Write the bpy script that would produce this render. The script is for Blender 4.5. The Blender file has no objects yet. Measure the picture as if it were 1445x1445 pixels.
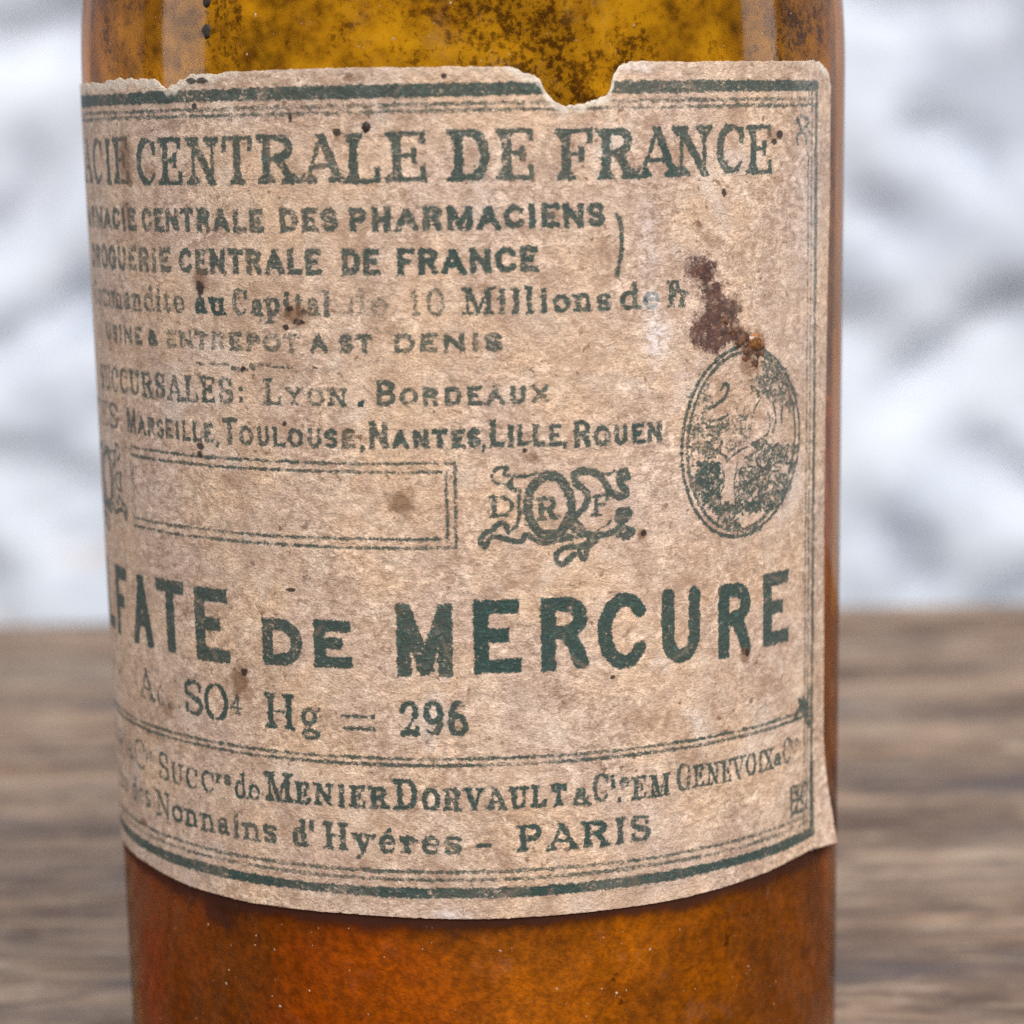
import bpy, math, random
import numpy as np
from mathutils import Matrix, Vector

# ------------------------------------------------------------------ camera, world, lamps, exposure
scene = bpy.context.scene
C = scene.collection
PX = 1445.0                      # the photograph's side in pixels
FPX = 3787.78                    # focal length in those pixels
PITCH, ROLL = 0.14101756, -0.0197556
DIST = 0.2523                    # camera to bottle axis, metres
CAM_X = 0.00363
H = 0.090                        # camera height over the table top
R0 = 0.035                       # bottle radius at camera height
TAPER = 0.3706                   # the body widens upwards by this share per metre
CAMPOS = np.array([CAM_X, -DIST, H])
F_ = np.array([0, math.cos(PITCH), -math.sin(PITCH)])
U_ = np.array([0, math.sin(PITCH), math.cos(PITCH)])
X_ = np.array([1.0, 0, 0])
XC = math.cos(ROLL) * X_ + math.sin(ROLL) * U_
UC = -math.sin(ROLL) * X_ + math.cos(ROLL) * U_

cam = bpy.data.cameras.new('camera')
camo = bpy.data.objects.new('camera', cam)
C.objects.link(camo)
camo.matrix_world = Matrix(((XC[0], UC[0], -F_[0], CAMPOS[0]), (XC[1], UC[1], -F_[1], CAMPOS[1]),
                            (XC[2], UC[2], -F_[2], CAMPOS[2]), (0, 0, 0, 1)))
cam.sensor_width = 36.0
cam.lens = FPX / PX * 36.0
cam.clip_start = 0.01
cam.clip_end = 50
cam.dof.use_dof = True
cam.dof.focus_distance = 0.224
cam.dof.aperture_fstop = cam.lens / 3.6
scene.camera = camo

world = bpy.data.worlds.new('World')
scene.world = world
world.use_nodes = True
bg = world.node_tree.nodes['Background']
bg.inputs[0].default_value = (0.86, 0.93, 1.0, 1)
bg.inputs[1].default_value = 0.20


def area(name, loc, target, sx, sy, power, color):
    l = bpy.data.lights.new(name, 'AREA')
    l.shape = 'RECTANGLE'
    l.size, l.size_y, l.energy, l.color = sx, sy, power, color
    o = bpy.data.objects.new(name, l)
    C.objects.link(o)
    o.location = loc
    d = Vector(target) - Vector(loc)
    o.rotation_euler = d.to_track_quat('-Z', 'Y').to_euler()
    return o


# a window to the left, a narrower one to the right, and a wide soft fill added above and behind the camera
area('window_light_left', (-1.75, -0.07, 0.62), (0, 0.0, 0.30), 0.56, 1.10, 9.0, (0.94, 0.97, 1.0))
area('window_light_right', (1.75, 0.20, 0.60), (0, 0.0, 0.32), 0.44, 1.05, 6.5, (0.94, 0.97, 1.0))
area('soft_fill_light', (0.42, -1.22, 1.25), (0, 0.1, 0.05), 1.6, 1.0, 56.0, (1.0, 0.985, 0.965))

scene.view_settings.view_transform = 'Standard'
scene.view_settings.look = 'None'
scene.view_settings.exposure = 0.0
scene.view_settings.gamma = 1.0
scene.view_settings.use_curve_mapping = False
scene.render.engine = 'CYCLES'
scene.cycles.use_denoising = False
scene.cycles.max_bounces = 10
scene.cycles.transparent_max_bounces = 16
scene.cycles.caustics_reflective = False
scene.cycles.caustics_refractive = False

# ------------------------------------------------------------------ pixel -> point on the bottle
rng = np.random.default_rng(7)
random.seed(7)


def hit(x, y):
    """photo pixel -> (arc length mm, height mm relative to the camera) on the bottle's side"""
    D = F_ + (x - PX / 2) / FPX * XC - (y - PX / 2) / FPX * UC
    ox, oy = CAMPOS[0], CAMPOS[1]
    a = D[0] ** 2 + D[1] ** 2 - (R0 * TAPER * D[2]) ** 2
    b = 2 * (ox * D[0] + oy * D[1] - R0 * R0 * TAPER * D[2])
    c = ox * ox + oy * oy - R0 ** 2
    t = (-b - math.sqrt(max(b * b - 4 * a * c, 0))) / (2 * a)
    p = CAMPOS + t * D
    return math.atan2(p[0], -p[1]) * R0 * 1000, (p[2] - H) * 1000


def px_of(u, z):
    rad = R0 * (1 + TAPER * z / 1000)
    ph = u / 1000 / R0
    q = np.array([rad * math.sin(ph), -rad * math.cos(ph), H + z / 1000]) - CAMPOS
    dep = q @ F_
    return PX / 2 + FPX * (q @ XC) / dep


def ux(x, z):
    """arc length (mm) of pixel column x at label height z (mm)"""
    lo, hi = -80 / 180 * math.pi * 35, 80 / 180 * math.pi * 35
    if x <= px_of(lo, z):
        return lo
    if x >= px_of(hi, z):
        return hi
    for _ in range(40):
        m = (lo + hi) / 2
        if px_of(m, z) < x:
            lo = m
        else:
            hi = m
    return lo


# ------------------------------------------------------------------ value noise in numpy
def vnoise(x, y, seed=0):
    r = np.random.default_rng(seed).random((256, 256))
    xi, yi = np.floor(x).astype(int), np.floor(y).astype(int)
    fx, fy = x - xi, y - yi
    fx, fy = fx * fx * (3 - 2 * fx), fy * fy * (3 - 2 * fy)
    g = lambda a, b: r[a % 256, b % 256]
    return (g(xi, yi) * (1 - fx) + g(xi + 1, yi) * fx) * (1 - fy) + (g(xi, yi + 1) * (1 - fx) + g(xi + 1, yi + 1) * fx) * fy


def fbm(x, y, seed=0, oct=4):
    s, a, t = 0, 1.0, 0
    for i in range(oct):
        s = s + a * vnoise(x * 2 ** i + 17.3 * i, y * 2 ** i + 5.1 * i, seed + i)
        t += a
        a *= 0.5
    return s / t


# ------------------------------------------------------------------ node helper
class NT:
    def __init__(self, name):
        self.m = bpy.data.materials.new(name)
        self.m.use_nodes = True
        self.t = self.m.node_tree
        self.t.nodes.clear()
        self.out = self.t.nodes.new('ShaderNodeOutputMaterial')

    def n(self, typ, ins=None, **props):
        nd = self.t.nodes.new('ShaderNode' + typ)
        for k, v in props.items():
            setattr(nd, k, v)
        for k, v in (ins or {}).items():
            self.set(nd.inputs[k], v)
        return nd

    def set(self, sock, v):
        if isinstance(v, bpy.types.NodeSocket):
            self.t.links.new(v, sock)
        elif isinstance(v, bpy.types.Node):
            self.t.links.new(v.outputs[0], sock)
        else:
            sock.default_value = (*v, 1) if isinstance(v, tuple) and len(v) == 3 and sock.type == 'RGBA' else v

    def noise(self, vec, scale, detail=3, rough=0.55, dist=0.0):
        return self.n('TexNoise', {'Vector': vec, 'Scale': scale, 'Detail': detail, 'Roughness': rough, 'Distortion': dist}).outputs[0]

    def math(self, op, a, b=0.0, c=0.0, clamp=False):
        return self.n('Math', {0: a, 1: b, 2: c}, operation=op, use_clamp=clamp).outputs[0]

    def ramp(self, v, lo, hi, a=0.0, b=1.0):
        return self.n('MapRange', {0: v, 1: lo, 2: hi, 3: a, 4: b}, interpolation_type='SMOOTHSTEP').outputs[0]

    def mix(self, f, a, b, blend='MIX'):
        nd = self.n('Mix', data_type='RGBA', blend_type=blend)
        self.set(nd.inputs[0], f)
        self.set(nd.inputs[6], a)
        self.set(nd.inputs[7], b)
        return nd.outputs[2]

    def mapping(self, vec, scale):
        return self.n('Mapping', {'Vector': vec, 'Scale': scale}).outputs[0]

    def attr(self, name, which='Fac'):
        return self.n('Attribute', attribute_name=name).outputs[which]

    def obj(self):
        return self.n('TexCoord').outputs['Object']

    def end(self, shader):
        self.set(self.out.inputs[0], shader)
        return self.m


# ------------------------------------------------------------------ materials
def mat_paper():
    k = NT('aged_label_paper')
    co = k.attr('paper_coord', 'Vector')               # millimetres on the sheet
    fib = k.mapping(co, (1.15, 1.75, 1.0))
    big = k.noise(co, 0.085, 4, 0.6)
    mid = k.noise(co, 0.42, 4, 0.65)
    grain = k.noise(fib, 1.15, 5, 0.70, 0.7)
    fine = k.noise(fib, 3.6, 3, 0.7)
    col = k.mix(k.ramp(big, 0.36, 0.64), (0.610, 0.422, 0.288), (0.540, 0.398, 0.322))
    col = k.mix(k.ramp(mid, 0.42, 0.72, 0, 0.65), col, (0.70, 0.555, 0.430))
    col = k.mix(k.ramp(k.noise(co, 0.17, 5, 0.72, 0.5), 0.47, 0.70, 0, 0.75), col, (0.43, 0.285, 0.195))
    amp = k.ramp(k.noise(co, 0.10, 4, 0.65, 0.6), 0.36, 0.62, 0.35, 1.05)
    g = k.math('MULTIPLY', k.math('ADD', 1.0, k.math('MULTIPLY', k.ramp(grain, 0.30, 0.70, -0.40, 0.36), amp)), k.ramp(k.noise(fib, 0.55, 3, 0.6, 0.4), 0.32, 0.68, 0.86, 1.12))
    col = k.mix(1.0, col, k.n('CombineColor', {0: g, 1: k.math('POWER', g, 1.08), 2: k.math('POWER', g, 1.14)}).outputs[0], 'MULTIPLY')
    f = k.ramp(fine, 0.32, 0.68, 0.74, 1.22)
    col = k.mix(1.0, col, k.n('CombineColor', {0: f, 1: f, 2: f}).outputs[0], 'MULTIPLY')
    bl = k.math('MULTIPLY', k.ramp(k.noise(co, 0.33, 6, 0.74, 0.8), 0.47, 0.66), k.ramp(k.noise(co, 0.055, 2, 0.5), 0.40, 0.60, 0.25, 1.0))
    col = k.mix(k.math('MULTIPLY', bl, 0.8), col, (0.335, 0.205, 0.135))
    wh = k.ramp(k.noise(co, 0.12, 4, 0.6, 0.4), 0.56, 0.74, 0, 0.6)
    col = k.mix(wh, col, k.mix(k.ramp(fine, 0.35, 0.65), (0.56, 0.47, 0.42), (0.78, 0.68, 0.60)))
    # short dark fibres and crevices
    cr = k.ramp(k.noise(k.mapping(co, (0.9, 2.4, 1.0)), 1.35, 4, 0.75, 1.5), 0.335, 0.27)
    col = k.mix(k.math('MULTIPLY', cr, 0.55), col, (0.19, 0.115, 0.075))
    # fly specks and foxing
    sp = k.math('MULTIPLY', k.ramp(k.noise(co, 0.95, 3, 0.6), 0.605, 0.69), k.ramp(k.noise(co, 0.13, 2), 0.38, 0.58))
    col = k.mix(k.math('MULTIPLY', sp, 0.75), col, (0.13, 0.065, 0.035))
    pk = k.ramp(k.noise(co, 2.6, 2, 0.5), 0.71, 0.75)
    col = k.mix(k.math('MULTIPLY', pk, 0.55), col, (0.10, 0.055, 0.035))
    # bare fibre along the torn edge
    col = k.mix(k.math('MULTIPLY', k.attr('torn_edge'), 0.75), col, (0.76, 0.67, 0.56))
    # ink
    d = k.attr('ink_distance')
    w = k.attr('ink_wear')
    rough = k.math('ADD', k.math('MULTIPLY', k.math('SUBTRACT', k.noise(co, 4.4, 3, 0.7), 0.5), 0.42), k.math('MULTIPLY', k.math('SUBTRACT', k.noise(co, 1.7, 2, 0.6), 0.5), 0.50))
    e = k.math('ADD', d, rough)
    ink = k.ramp(e, -0.075, 0.075)
    patch = k.noise(co, 0.75, 4, 0.7)
    loss = k.math('ADD', k.math('MULTIPLY', k.noise(fib, 2.3, 3, 0.7), 0.55), k.math('MULTIPLY', patch, 0.45))
    thr = k.math('SUBTRACT', 0.640, k.math('MULTIPLY', w, 0.165))
    worn = k.n('MapRange', {0: loss, 1: k.math('SUBTRACT', thr, 0.05), 2: k.math('ADD', thr, 0.07), 3: 1.0, 4: 0.13}).outputs[0]
    op = k.math('MULTIPLY', k.math('MULTIPLY', ink, worn), k.math('SUBTRACT', 0.97, k.math('MULTIPLY', w, 0.22)))
    inkc = k.mix(k.ramp(k.noise(co, 1.9, 4, 0.75), 0.53, 0.74), k.mix(w, (0.004, 0.038, 0.036), (0.010, 0.034, 0.027)), (0.042, 0.155, 0.140))
    col = k.mix(op, col, inkc)
    col = k.mix(k.ramp(k.attr('torn_edge'), 0.15, 0.6, 0, 0.8), col, k.mix(k.ramp(grain, 0.35, 0.65), (0.56, 0.46, 0.37), (0.80, 0.71, 0.60)))
    # stains, pale scuffs and a painted sheen
    n1 = k.noise(co, 1.5, 4, 0.7)
    sb = k.ramp(k.math('ADD', k.attr('stain_brown'), k.math('MULTIPLY', k.math('SUBTRACT', n1, 0.5), 0.9)), 0.25, 0.85)
    sb = k.math('MULTIPLY', sb, k.math('GREATER_THAN', k.attr('stain_brown'), 0.03))
    col = k.mix(k.math('MULTIPLY', sb, 0.78), col, (0.155, 0.072, 0.030))
    sv = k.ramp(k.math('ADD', k.attr('stain_violet'), k.math('MULTIPLY', k.math('SUBTRACT', k.noise(co, 0.9, 6, 0.8), 0.5), 2.3)), 0.40, 0.80)
    sv = k.math('MULTIPLY', sv, k.math('GREATER_THAN', k.attr('stain_violet'), 0.03))
    col = k.mix(k.math('MULTIPLY', sv, k.ramp(k.noise(co, 1.3, 5, 0.8), 0.34, 0.50, 0.45, 0.95)), col, k.mix(k.ramp(k.noise(co, 1.0, 5, 0.8), 0.42, 0.58), (0.030, 0.011, 0.012), (0.100, 0.038, 0.026)))
    sd = k.ramp(k.math('ADD', k.attr('stain_dark'), k.math('MULTIPLY', k.math('SUBTRACT', n1, 0.5), 1.5)), 0.35, 0.75)
    sd = k.math('MULTIPLY', sd, k.math('GREATER_THAN', k.attr('stain_dark'), 0.03))
    col = k.mix(k.math('MULTIPLY', sd, 0.93), col, (0.020, 0.011, 0.009))
    col = k.mix(k.math('MULTIPLY', k.math('MULTIPLY', k.attr('sheen_scuff'), k.ramp(grain, 0.36, 0.58)), 0.8), col, (0.80, 0.76, 0.78))
    wr = k.n('TexVoronoi', {'Vector': k.n('VectorMath', {0: co, 1: k.n('TexNoise', {'Vector': co, 'Scale': 0.22, 'Detail': 4.0}).outputs[1]}, operation='ADD').outputs[0], 'Scale': 0.085}, feature='DISTANCE_TO_EDGE').outputs[0]
    wrk = k.ramp(wr, 0.0, 0.022, 1.0, 0.0)
    col = k.mix(k.math('MULTIPLY', k.math('MULTIPLY', wrk, 0.42), k.ramp(mid, 0.42, 0.6)), col, (0.27, 0.18, 0.13))
    bump = k.n('Bump', {'Strength': 1.0, 'Distance': 0.00016, 'Height': k.math('ADD', grain, k.math('MULTIPLY', fine, 0.4))})
    b = k.n('BsdfPrincipled', {'Base Color': col, 'Roughness': 0.62, 'Specular IOR Level': 0.32, 'Normal': bump,
                               'Coat Weight': 0.10, 'Coat Roughness': 0.30})
    return k.end(b)


def mat_glass():
    """thin-walled amber glass: straight-through tint and a Fresnel surface reflection, with handling grime"""
    k = NT('amber_glass')
    co = k.obj()
    wav = k.noise(k.mapping(co, (1, 1, 0.35)), 55, 2, 0.5)
    bump = k.n('Bump', {'Strength': 0.25, 'Distance': 0.0006, 'Height': wav})
    # Beer's law through the wall: the longer slanting path near the outline is darker and redder
    cosv = k.math('SUBTRACT', 1.0, k.n('LayerWeight', {'Blend': 0.5}).outputs['Facing'])
    path = k.math('ADD', 1.0, k.math('MULTIPLY', k.math('POWER', k.math('SUBTRACT', 1.0, cosv), 2.0), 0.8))
    rimd = k.math('SUBTRACT', 1.0, k.math('MULTIPLY', k.math('POWER', k.math('SUBTRACT', 1.0, cosv), 3.0), 0.5))
    tint = k.n('CombineColor', {0: k.math('MULTIPLY', rimd, k.math('POWER', 0.965, path)), 1: k.math('MULTIPLY', rimd, k.math('POWER', 0.662, path)), 2: k.math('MULTIPLY', rimd, k.math('POWER', 0.10, path))}).outputs[0]
    tr = k.n('BsdfTransparent', {'Color': tint})
    gl = k.n('BsdfGlossy', {'Color': (1, 1, 1), 'Roughness': 0.08, 'Normal': bump})
    fr = k.n('Fresnel', {'IOR': 1.45, 'Normal': bump})
    sh = k.n('MixShader', {0: k.math('MULTIPLY', fr, 0.45), 1: tr, 2: gl})
    # dull bloom of dust on the outside
    dust = k.n('BsdfDiffuse', {'Color': (0.36, 0.25, 0.19)})
    dm = k.ramp(k.noise(co, 160, 5, 0.7), 0.55, 0.80, 0.0, 0.14)
    sh = k.n('MixShader', {0: dm, 1: sh, 2: dust})
    # old glue round the label, with the label's shadow painted along its lower edge
    gd = k.n('BsdfDiffuse', {'Color': (0.050, 0.020, 0.014)})
    gm = k.math('MULTIPLY', k.ramp(k.math('ADD', k.attr('glue_shade'), k.math('MULTIPLY', k.math('SUBTRACT', k.noise(co, 420, 4, 0.7), 0.5), 0.9)), 0.35, 0.9), 0.75)
    gm = k.math('MULTIPLY', gm, k.math('GREATER_THAN', k.attr('glue_shade'), 0.02))
    sh = k.n('MixShader', {0: gm, 1: sh, 2: gd})
    return k.end(sh)


def mat_film():
    """powder film clinging to the inside of the empty upper part"""
    k = NT('powder_film')
    co = k.obj()
    cl = k.noise(co, 78, 6, 0.68, 0.5)
    big = k.noise(co, 34, 3, 0.55)
    sp = k.noise(co, 1900, 3, 0.7)
    sp2 = k.noise(co, 420, 4, 0.75)
    cloud = k.ramp(k.math('ADD', k.math('MULTIPLY', cl, 0.72), k.math('MULTIPLY', big, 0.28)), 0.42, 0.61)
    colr = k.mix(k.ramp(sp2, 0.40, 0.62), (0.90, 0.76, 0.38), (0.66, 0.47, 0.18))
    colr = k.mix(k.math('MULTIPLY', cloud, 0.9), colr, (0.13, 0.080, 0.034))
    df = k.n('BsdfDiffuse', {'Color': colr})
    tl = k.n('BsdfTranslucent', {'Color': colr})
    body = k.n('MixShader', {0: 0.62, 1: df, 2: tl})
    dens = k.math('ADD', k.math('MULTIPLY', cloud, 0.52), k.ramp(sp2, 0.42, 0.64, 0.03, 0.17))
    grain = k.math('MULTIPLY', k.ramp(k.math('ADD', k.math('ADD', k.math('MULTIPLY', sp, 0.6), k.math('MULTIPLY', sp2, 0.4)), k.math('MULTIPLY', cloud, 0.085)), 0.535, 0.635), k.math('ADD', 0.36, k.math('MULTIPLY', cloud, 0.48)))
    dk = k.n('BsdfDiffuse', {'Color': (0.040, 0.024, 0.010)})
    tr = k.n('BsdfTransparent', {'Color': (0.98, 0.95, 0.85)})
    sh = k.n('MixShader', {0: k.math('MINIMUM', dens, 0.92), 1: tr, 2: body})
    sh = k.n('MixShader', {0: grain, 1: sh, 2: dk})
    return k.end(sh)


def mat_powder():
    k = NT('caked_orange_powder')
    co = k.obj()
    cl = k.noise(co, 60, 4, 0.6, 0.3)
    g = k.noise(co, 1300, 3, 0.7)
    g2 = k.noise(co, 480, 4, 0.7)
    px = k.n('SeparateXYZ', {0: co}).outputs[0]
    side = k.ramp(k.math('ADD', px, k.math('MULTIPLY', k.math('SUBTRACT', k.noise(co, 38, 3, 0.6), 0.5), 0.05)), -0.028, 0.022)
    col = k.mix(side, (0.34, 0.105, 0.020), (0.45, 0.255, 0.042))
    col = k.mix(k.ramp(cl, 0.42, 0.66, 0, 0.8), col, (0.215, 0.115, 0.030))
    mott = k.noise(co, 120, 5, 0.7, 0.6)
    col = k.mix(k.ramp(mott, 0.50, 0.68, 0, 0.6), col, (0.150, 0.062, 0.018))
    col = k.mix(k.ramp(k.noise(co, 27, 3, 0.6), 0.50, 0.66, 0, 0.65), col, (0.125, 0.060, 0.020))
    v = k.math('MULTIPLY', k.ramp(g, 0.32, 0.68, 0.72, 1.28), k.ramp(g2, 0.34, 0.66, 0.84, 1.18))
    col = k.mix(1.0, col, k.n('CombineColor', {0: v, 1: v, 2: v}).outputs[0], 'MULTIPLY')
    col = k.mix(k.ramp(k.noise(co, 620, 3, 0.6), 0.67, 0.73, 0, 0.8), col, (0.05, 0.025, 0.01))
    bump = k.n('Bump', {'Strength': 0.8, 'Distance': 0.0003, 'Height': g})
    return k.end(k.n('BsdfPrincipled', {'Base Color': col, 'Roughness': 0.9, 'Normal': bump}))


def mat_plain(name, colr, rough=0.6, scale=900, amt=0.4, coat=0.0):
    k = NT(name)
    n = k.noise(k.obj(), scale, 3, 0.6)
    dark = tuple(c * (1 - amt) for c in colr)
    c = k.mix(k.ramp(n, 0.35, 0.65), colr, dark)
    return k.end(k.n('BsdfPrincipled', {'Base Color': c, 'Roughness': rough, 'Coat Weight': coat, 'Coat Roughness': 0.1}))


def mat_wood():
    k = NT('weathered_wood')
    co = k.obj()
    seed = k.n('ObjectInfo').outputs['Random']
    off = k.n('CombineXYZ', {0: k.math('MULTIPLY', seed, 7.0), 1: k.math('MULTIPLY', seed, 3.0), 2: 0.0})
    v = k.n('VectorMath', {0: co, 1: off}, operation='ADD').outputs[0]
    st = k.mapping(v, (6.5, 24.0, 10.0))
    g1 = k.noise(st, 3.2, 6, 0.62, 0.9)
    g2 = k.noise(k.mapping(v, (32.0, 110.0, 30.0)), 3.0, 5, 0.7, 0.5)
    cl = k.noise(k.mapping(v, (1.0, 2.5, 1.0)), 13.0, 4, 0.6)
    ring = k.n('TexWave', {'Vector': k.mapping(v, (0.6, 3.4, 1.0)), 'Scale': 9.0, 'Distortion': 11.0, 'Detail': 4.0, 'Detail Scale': 1.3},
               bands_direction='Y').outputs[1]
    col = k.mix(k.ramp(g1, 0.38, 0.62), (0.095, 0.052, 0.031), (0.360, 0.230, 0.140))
    col = k.mix(k.ramp(ring, 0.25, 0.9, 0, 0.45), col, (0.120, 0.070, 0.045))
    col = k.mix(k.ramp(cl, 0.46, 0.66, 0, 0.6), col, (0.310, 0.235, 0.180))
    col = k.mix(k.ramp(g2, 0.53, 0.66, 0, 0.85), col, (0.050, 0.032, 0.026))
    col = k.mix(k.ramp(g2, 0.47, 0.36, 0, 0.6), col, (0.40, 0.30, 0.215))
    # dark weathered patches and knots
    col = k.mix(k.ramp(k.noise(k.mapping(v, (1.0, 2.4, 1.0)), 21.0, 5, 0.66), 0.53, 0.66, 0, 0.8), col, (0.085, 0.062, 0.056))
    kn = k.n('TexVoronoi', {'Vector': k.mapping(v, (9.0, 22.0, 9.0)), 'Scale': 1.0}).outputs[0]
    col = k.mix(k.ramp(kn, 0.22, 0.05, 0, 0.8), col, (0.060, 0.036, 0.025))
    bump = k.n('Bump', {'Strength': 0.6, 'Distance': 0.0012, 'Height': k.math('ADD', g1, g2)})
    return k.end(k.n('BsdfPrincipled', {'Base Color': col, 'Roughness': k.ramp(g1, 0.3, 0.7, 0.72, 0.5), 'Normal': bump}))


def mat_wall():
    k = NT('whitewashed_plaster')
    co = k.obj()
    n = k.noise(co, 22, 4, 0.6)
    col = k.mix(k.ramp(n, 0.35, 0.7), (0.65, 0.685, 0.75), (0.46, 0.50, 0.58))
    col = k.mix(k.ramp(k.noise(co, 31, 2, 0.5), 0.66, 0.76, 0, 0.5), col, (0.60, 0.48, 0.43))
    bump = k.n('Bump', {'Strength': 0.4, 'Distance': 0.002, 'Height': k.noise(co, 150, 4, 0.6)})
    return k.end(k.n('BsdfPrincipled', {'Base Color': col, 'Roughness': 0.85, 'Normal': bump}))


# ------------------------------------------------------------------ mesh helpers
def mesh_obj(name, verts, faces, mat, parent=None, smooth=True):
    me = bpy.data.meshes.new(name)
    verts = np.asarray(verts, dtype=np.float32)
    if isinstance(faces, np.ndarray):
        me.vertices.add(len(verts))
        me.vertices.foreach_set('co', verts.ravel())
        n, w = faces.shape
        me.loops.add(n * w)
        me.loops.foreach_set('vertex_index', faces.ravel().astype(np.int32))
        me.polygons.add(n)
        me.polygons.foreach_set('loop_start', np.arange(0, n * w, w, dtype=np.int32))
        me.polygons.foreach_set('loop_total', np.full(n, w, dtype=np.int32))
        me.update(calc_edges=True)
    else:
        me.from_pydata([tuple(v) for v in verts], [], faces)
    me.validate()
    me.polygons.foreach_set('use_smooth', np.full(len(me.polygons), smooth))
    me.materials.append(mat)
    o = bpy.data.objects.new(name, me)
    C.objects.link(o)
    if parent:
        o.parent = parent
    return o


def fattr(o, name, vals):
    o.data.attributes.new(name, 'FLOAT', 'POINT').data.foreach_set('value', np.asarray(vals, dtype=np.float32))


def grid_faces(nr, nc, wrap=False):
    r, c = np.meshgrid(np.arange(nr - 1), np.arange(nc if wrap else nc - 1), indexing='ij')
    c2 = (c + 1) % nc
    return np.stack([r * nc + c, r * nc + c2, (r + 1) * nc + c2, (r + 1) * nc + c], -1).reshape(-1, 4)


def lathe(profile, n):
    p = np.asarray(profile)
    a = np.arange(n) / n * 2 * math.pi
    v = np.stack([np.outer(p[:, 0], np.sin(a)), -np.outer(p[:, 0], np.cos(a)), np.outer(p[:, 1], np.ones(n))], -1)
    return v.reshape(-1, 3), grid_faces(len(p), n, True)


def rough_box(x0, x1, y0, y1, z0, z1, nx, amp, seed):
    """board with a slightly wandering, worn long edge and rounded arrises"""
    xs = np.linspace(x0, x1, nx)
    e = 0.0016
    V = []
    for i, x in enumerate(xs):
        w0 = amp * (vnoise(np.array([x * 45 + 3]), np.array([seed + .5]), seed)[0] - .5)
        w1 = amp * (vnoise(np.array([x * 45 + 9]), np.array([seed + 1.5]), seed + 1)[0] - .5)
        a, b = y0 + w0, y1 + w1
        V += [(x, a, z0), (x, a, z1 - e), (x, a + e * .4, z1 - e * .35), (x, a + e, z1), (x, b - e, z1), (x, b - e * .4, z1 - e * .35), (x, b, z1 - e), (x, b, z0)]
    Fc = []
    for i in range(nx - 1):
        for j in range(8):
            Fc.append((i * 8 + j, i * 8 + (j + 1) % 8, (i + 1) * 8 + (j + 1) % 8, (i + 1) * 8 + j))
    Fc.append(tuple(range(8)))
    Fc.append(tuple((nx - 1) * 8 + j for j in reversed(range(8))))
    return V, [tuple(reversed(f)) for f in Fc]


# ------------------------------------------------------------------ wall and table
def build_wall():
    x, z = np.meshgrid(np.linspace(-1.3, 1.3, 520), np.linspace(-0.35, 1.25, 320))
    y0 = 0.375
    h = 0.018 * (fbm(x * 34 + 40, z * 34 + 41, 3, 4) - 0.5) + 0.030 * (fbm(x * 6 + 3, z * 6 + 8, 21, 2) - 0.5)
    h += 0.007 * (fbm(x * 75 + 90, z * 75 + 91, 13, 3) - 0.5)
    h += 0.003 * (fbm((x + z) * 14 + 5, (x - z) * 46 + 60, 33, 3) - 0.5)

    def groove(pts, w, dep):
        nonlocal h
        best = np.full(x.shape, 9.0)
        for (a, b) in zip(pts[:-1], pts[1:]):
            pa, pb = wpt(*a), wpt(*b)
            dx, dz = pb[0] - pa[0], pb[1] - pa[1]
            t = np.clip(((x - pa[0]) * dx + (z - pa[1]) * dz) / (dx * dx + dz * dz), 0, 1)
            best = np.minimum(best, np.hypot(x - pa[0] - t * dx, z - pa[1] - t * dz))
        h = h - 0.85 * dep * np.exp(-(best / w) ** 2)

    def wpt(px, py):
        D = F_ + (px - PX / 2) / FPX * XC - (py - PX / 2) / FPX * UC
        t = (y0 - CAMPOS[1]) / D[1]
        p = CAMPOS + t * D
        return p[0], p[2]
    # hollows of the rough plaster
    for pts, w, dep in (([(1290, 170), (1350, 200), (1390, 235)], .0045, .012), ([(1210, 290), (1260, 330)], .004, .009),
                        ([(1290, 545), (1340, 500), (1400, 440), (1445, 425)], .005, .012), ([(1180, 460), (1235, 470)], .005, .008),
                        ([(1390, 640), (1460, 690)], .005, .013), ([(1255, 740), (1275, 790), (1300, 830)], .004, .010),
                        ([(1215, 5), (1390, 3)], .004, .010), ([(-10, 70), (60, 60), (120, 30)], .005, .009),
                        ([(-10, 500), (60, 470), (130, 425)], .005, .012), ([(-10, 345), (60, 280), (125, 215)], .006, .007),
                        ([(-10, 640), (70, 650), (140, 690)], .005, .007), ([(40, 720), (110, 760)], .004, .008)):
        groove(pts, w, dep)
    y = y0 - h
    o = mesh_obj('wall', np.stack([x, y, z], -1).reshape(-1, 3), grid_faces(320, 520), mat_wall())
    o['kind'] = 'structure'
    return o


def build_table():
    t = bpy.data.objects.new('wooden_table', None)
    C.objects.link(t)
    t['label'] = 'weathered brown plank table top under the amber bottle'
    t['category'] = 'table'
    wood = mat_wood()
    ys = [-0.46, -0.315, -0.165, 0.004, 0.128, 0.226, 0.249]
    for i, (a, b) in enumerate(zip(ys[:-1], ys[1:])):
        V, Fc = rough_box(-0.75, 0.75, a + 0.0005, b - (0.0005 if i != 4 else 0.003), -0.024, 0.0 - 0.0004 * (i % 2), 90, 0.0011 if i < 4 else 0.005, 5 + 3 * i)
        mesh_obj('plank', V, Fc, wood, t, smooth=False)
    return t


build_wall()
table = build_table()

# ------------------------------------------------------------------ lettering: stroke glyphs, 0..1 wide, 0..1 cap height
def arc(cx, cy, rx, ry, a0, a1, n=16):
    return [(cx + rx * math.cos(math.radians(a0 + (a1 - a0) * i / n)), cy + ry * math.sin(math.radians(a0 + (a1 - a0) * i / n))) for i in range(n + 1)]


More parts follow.
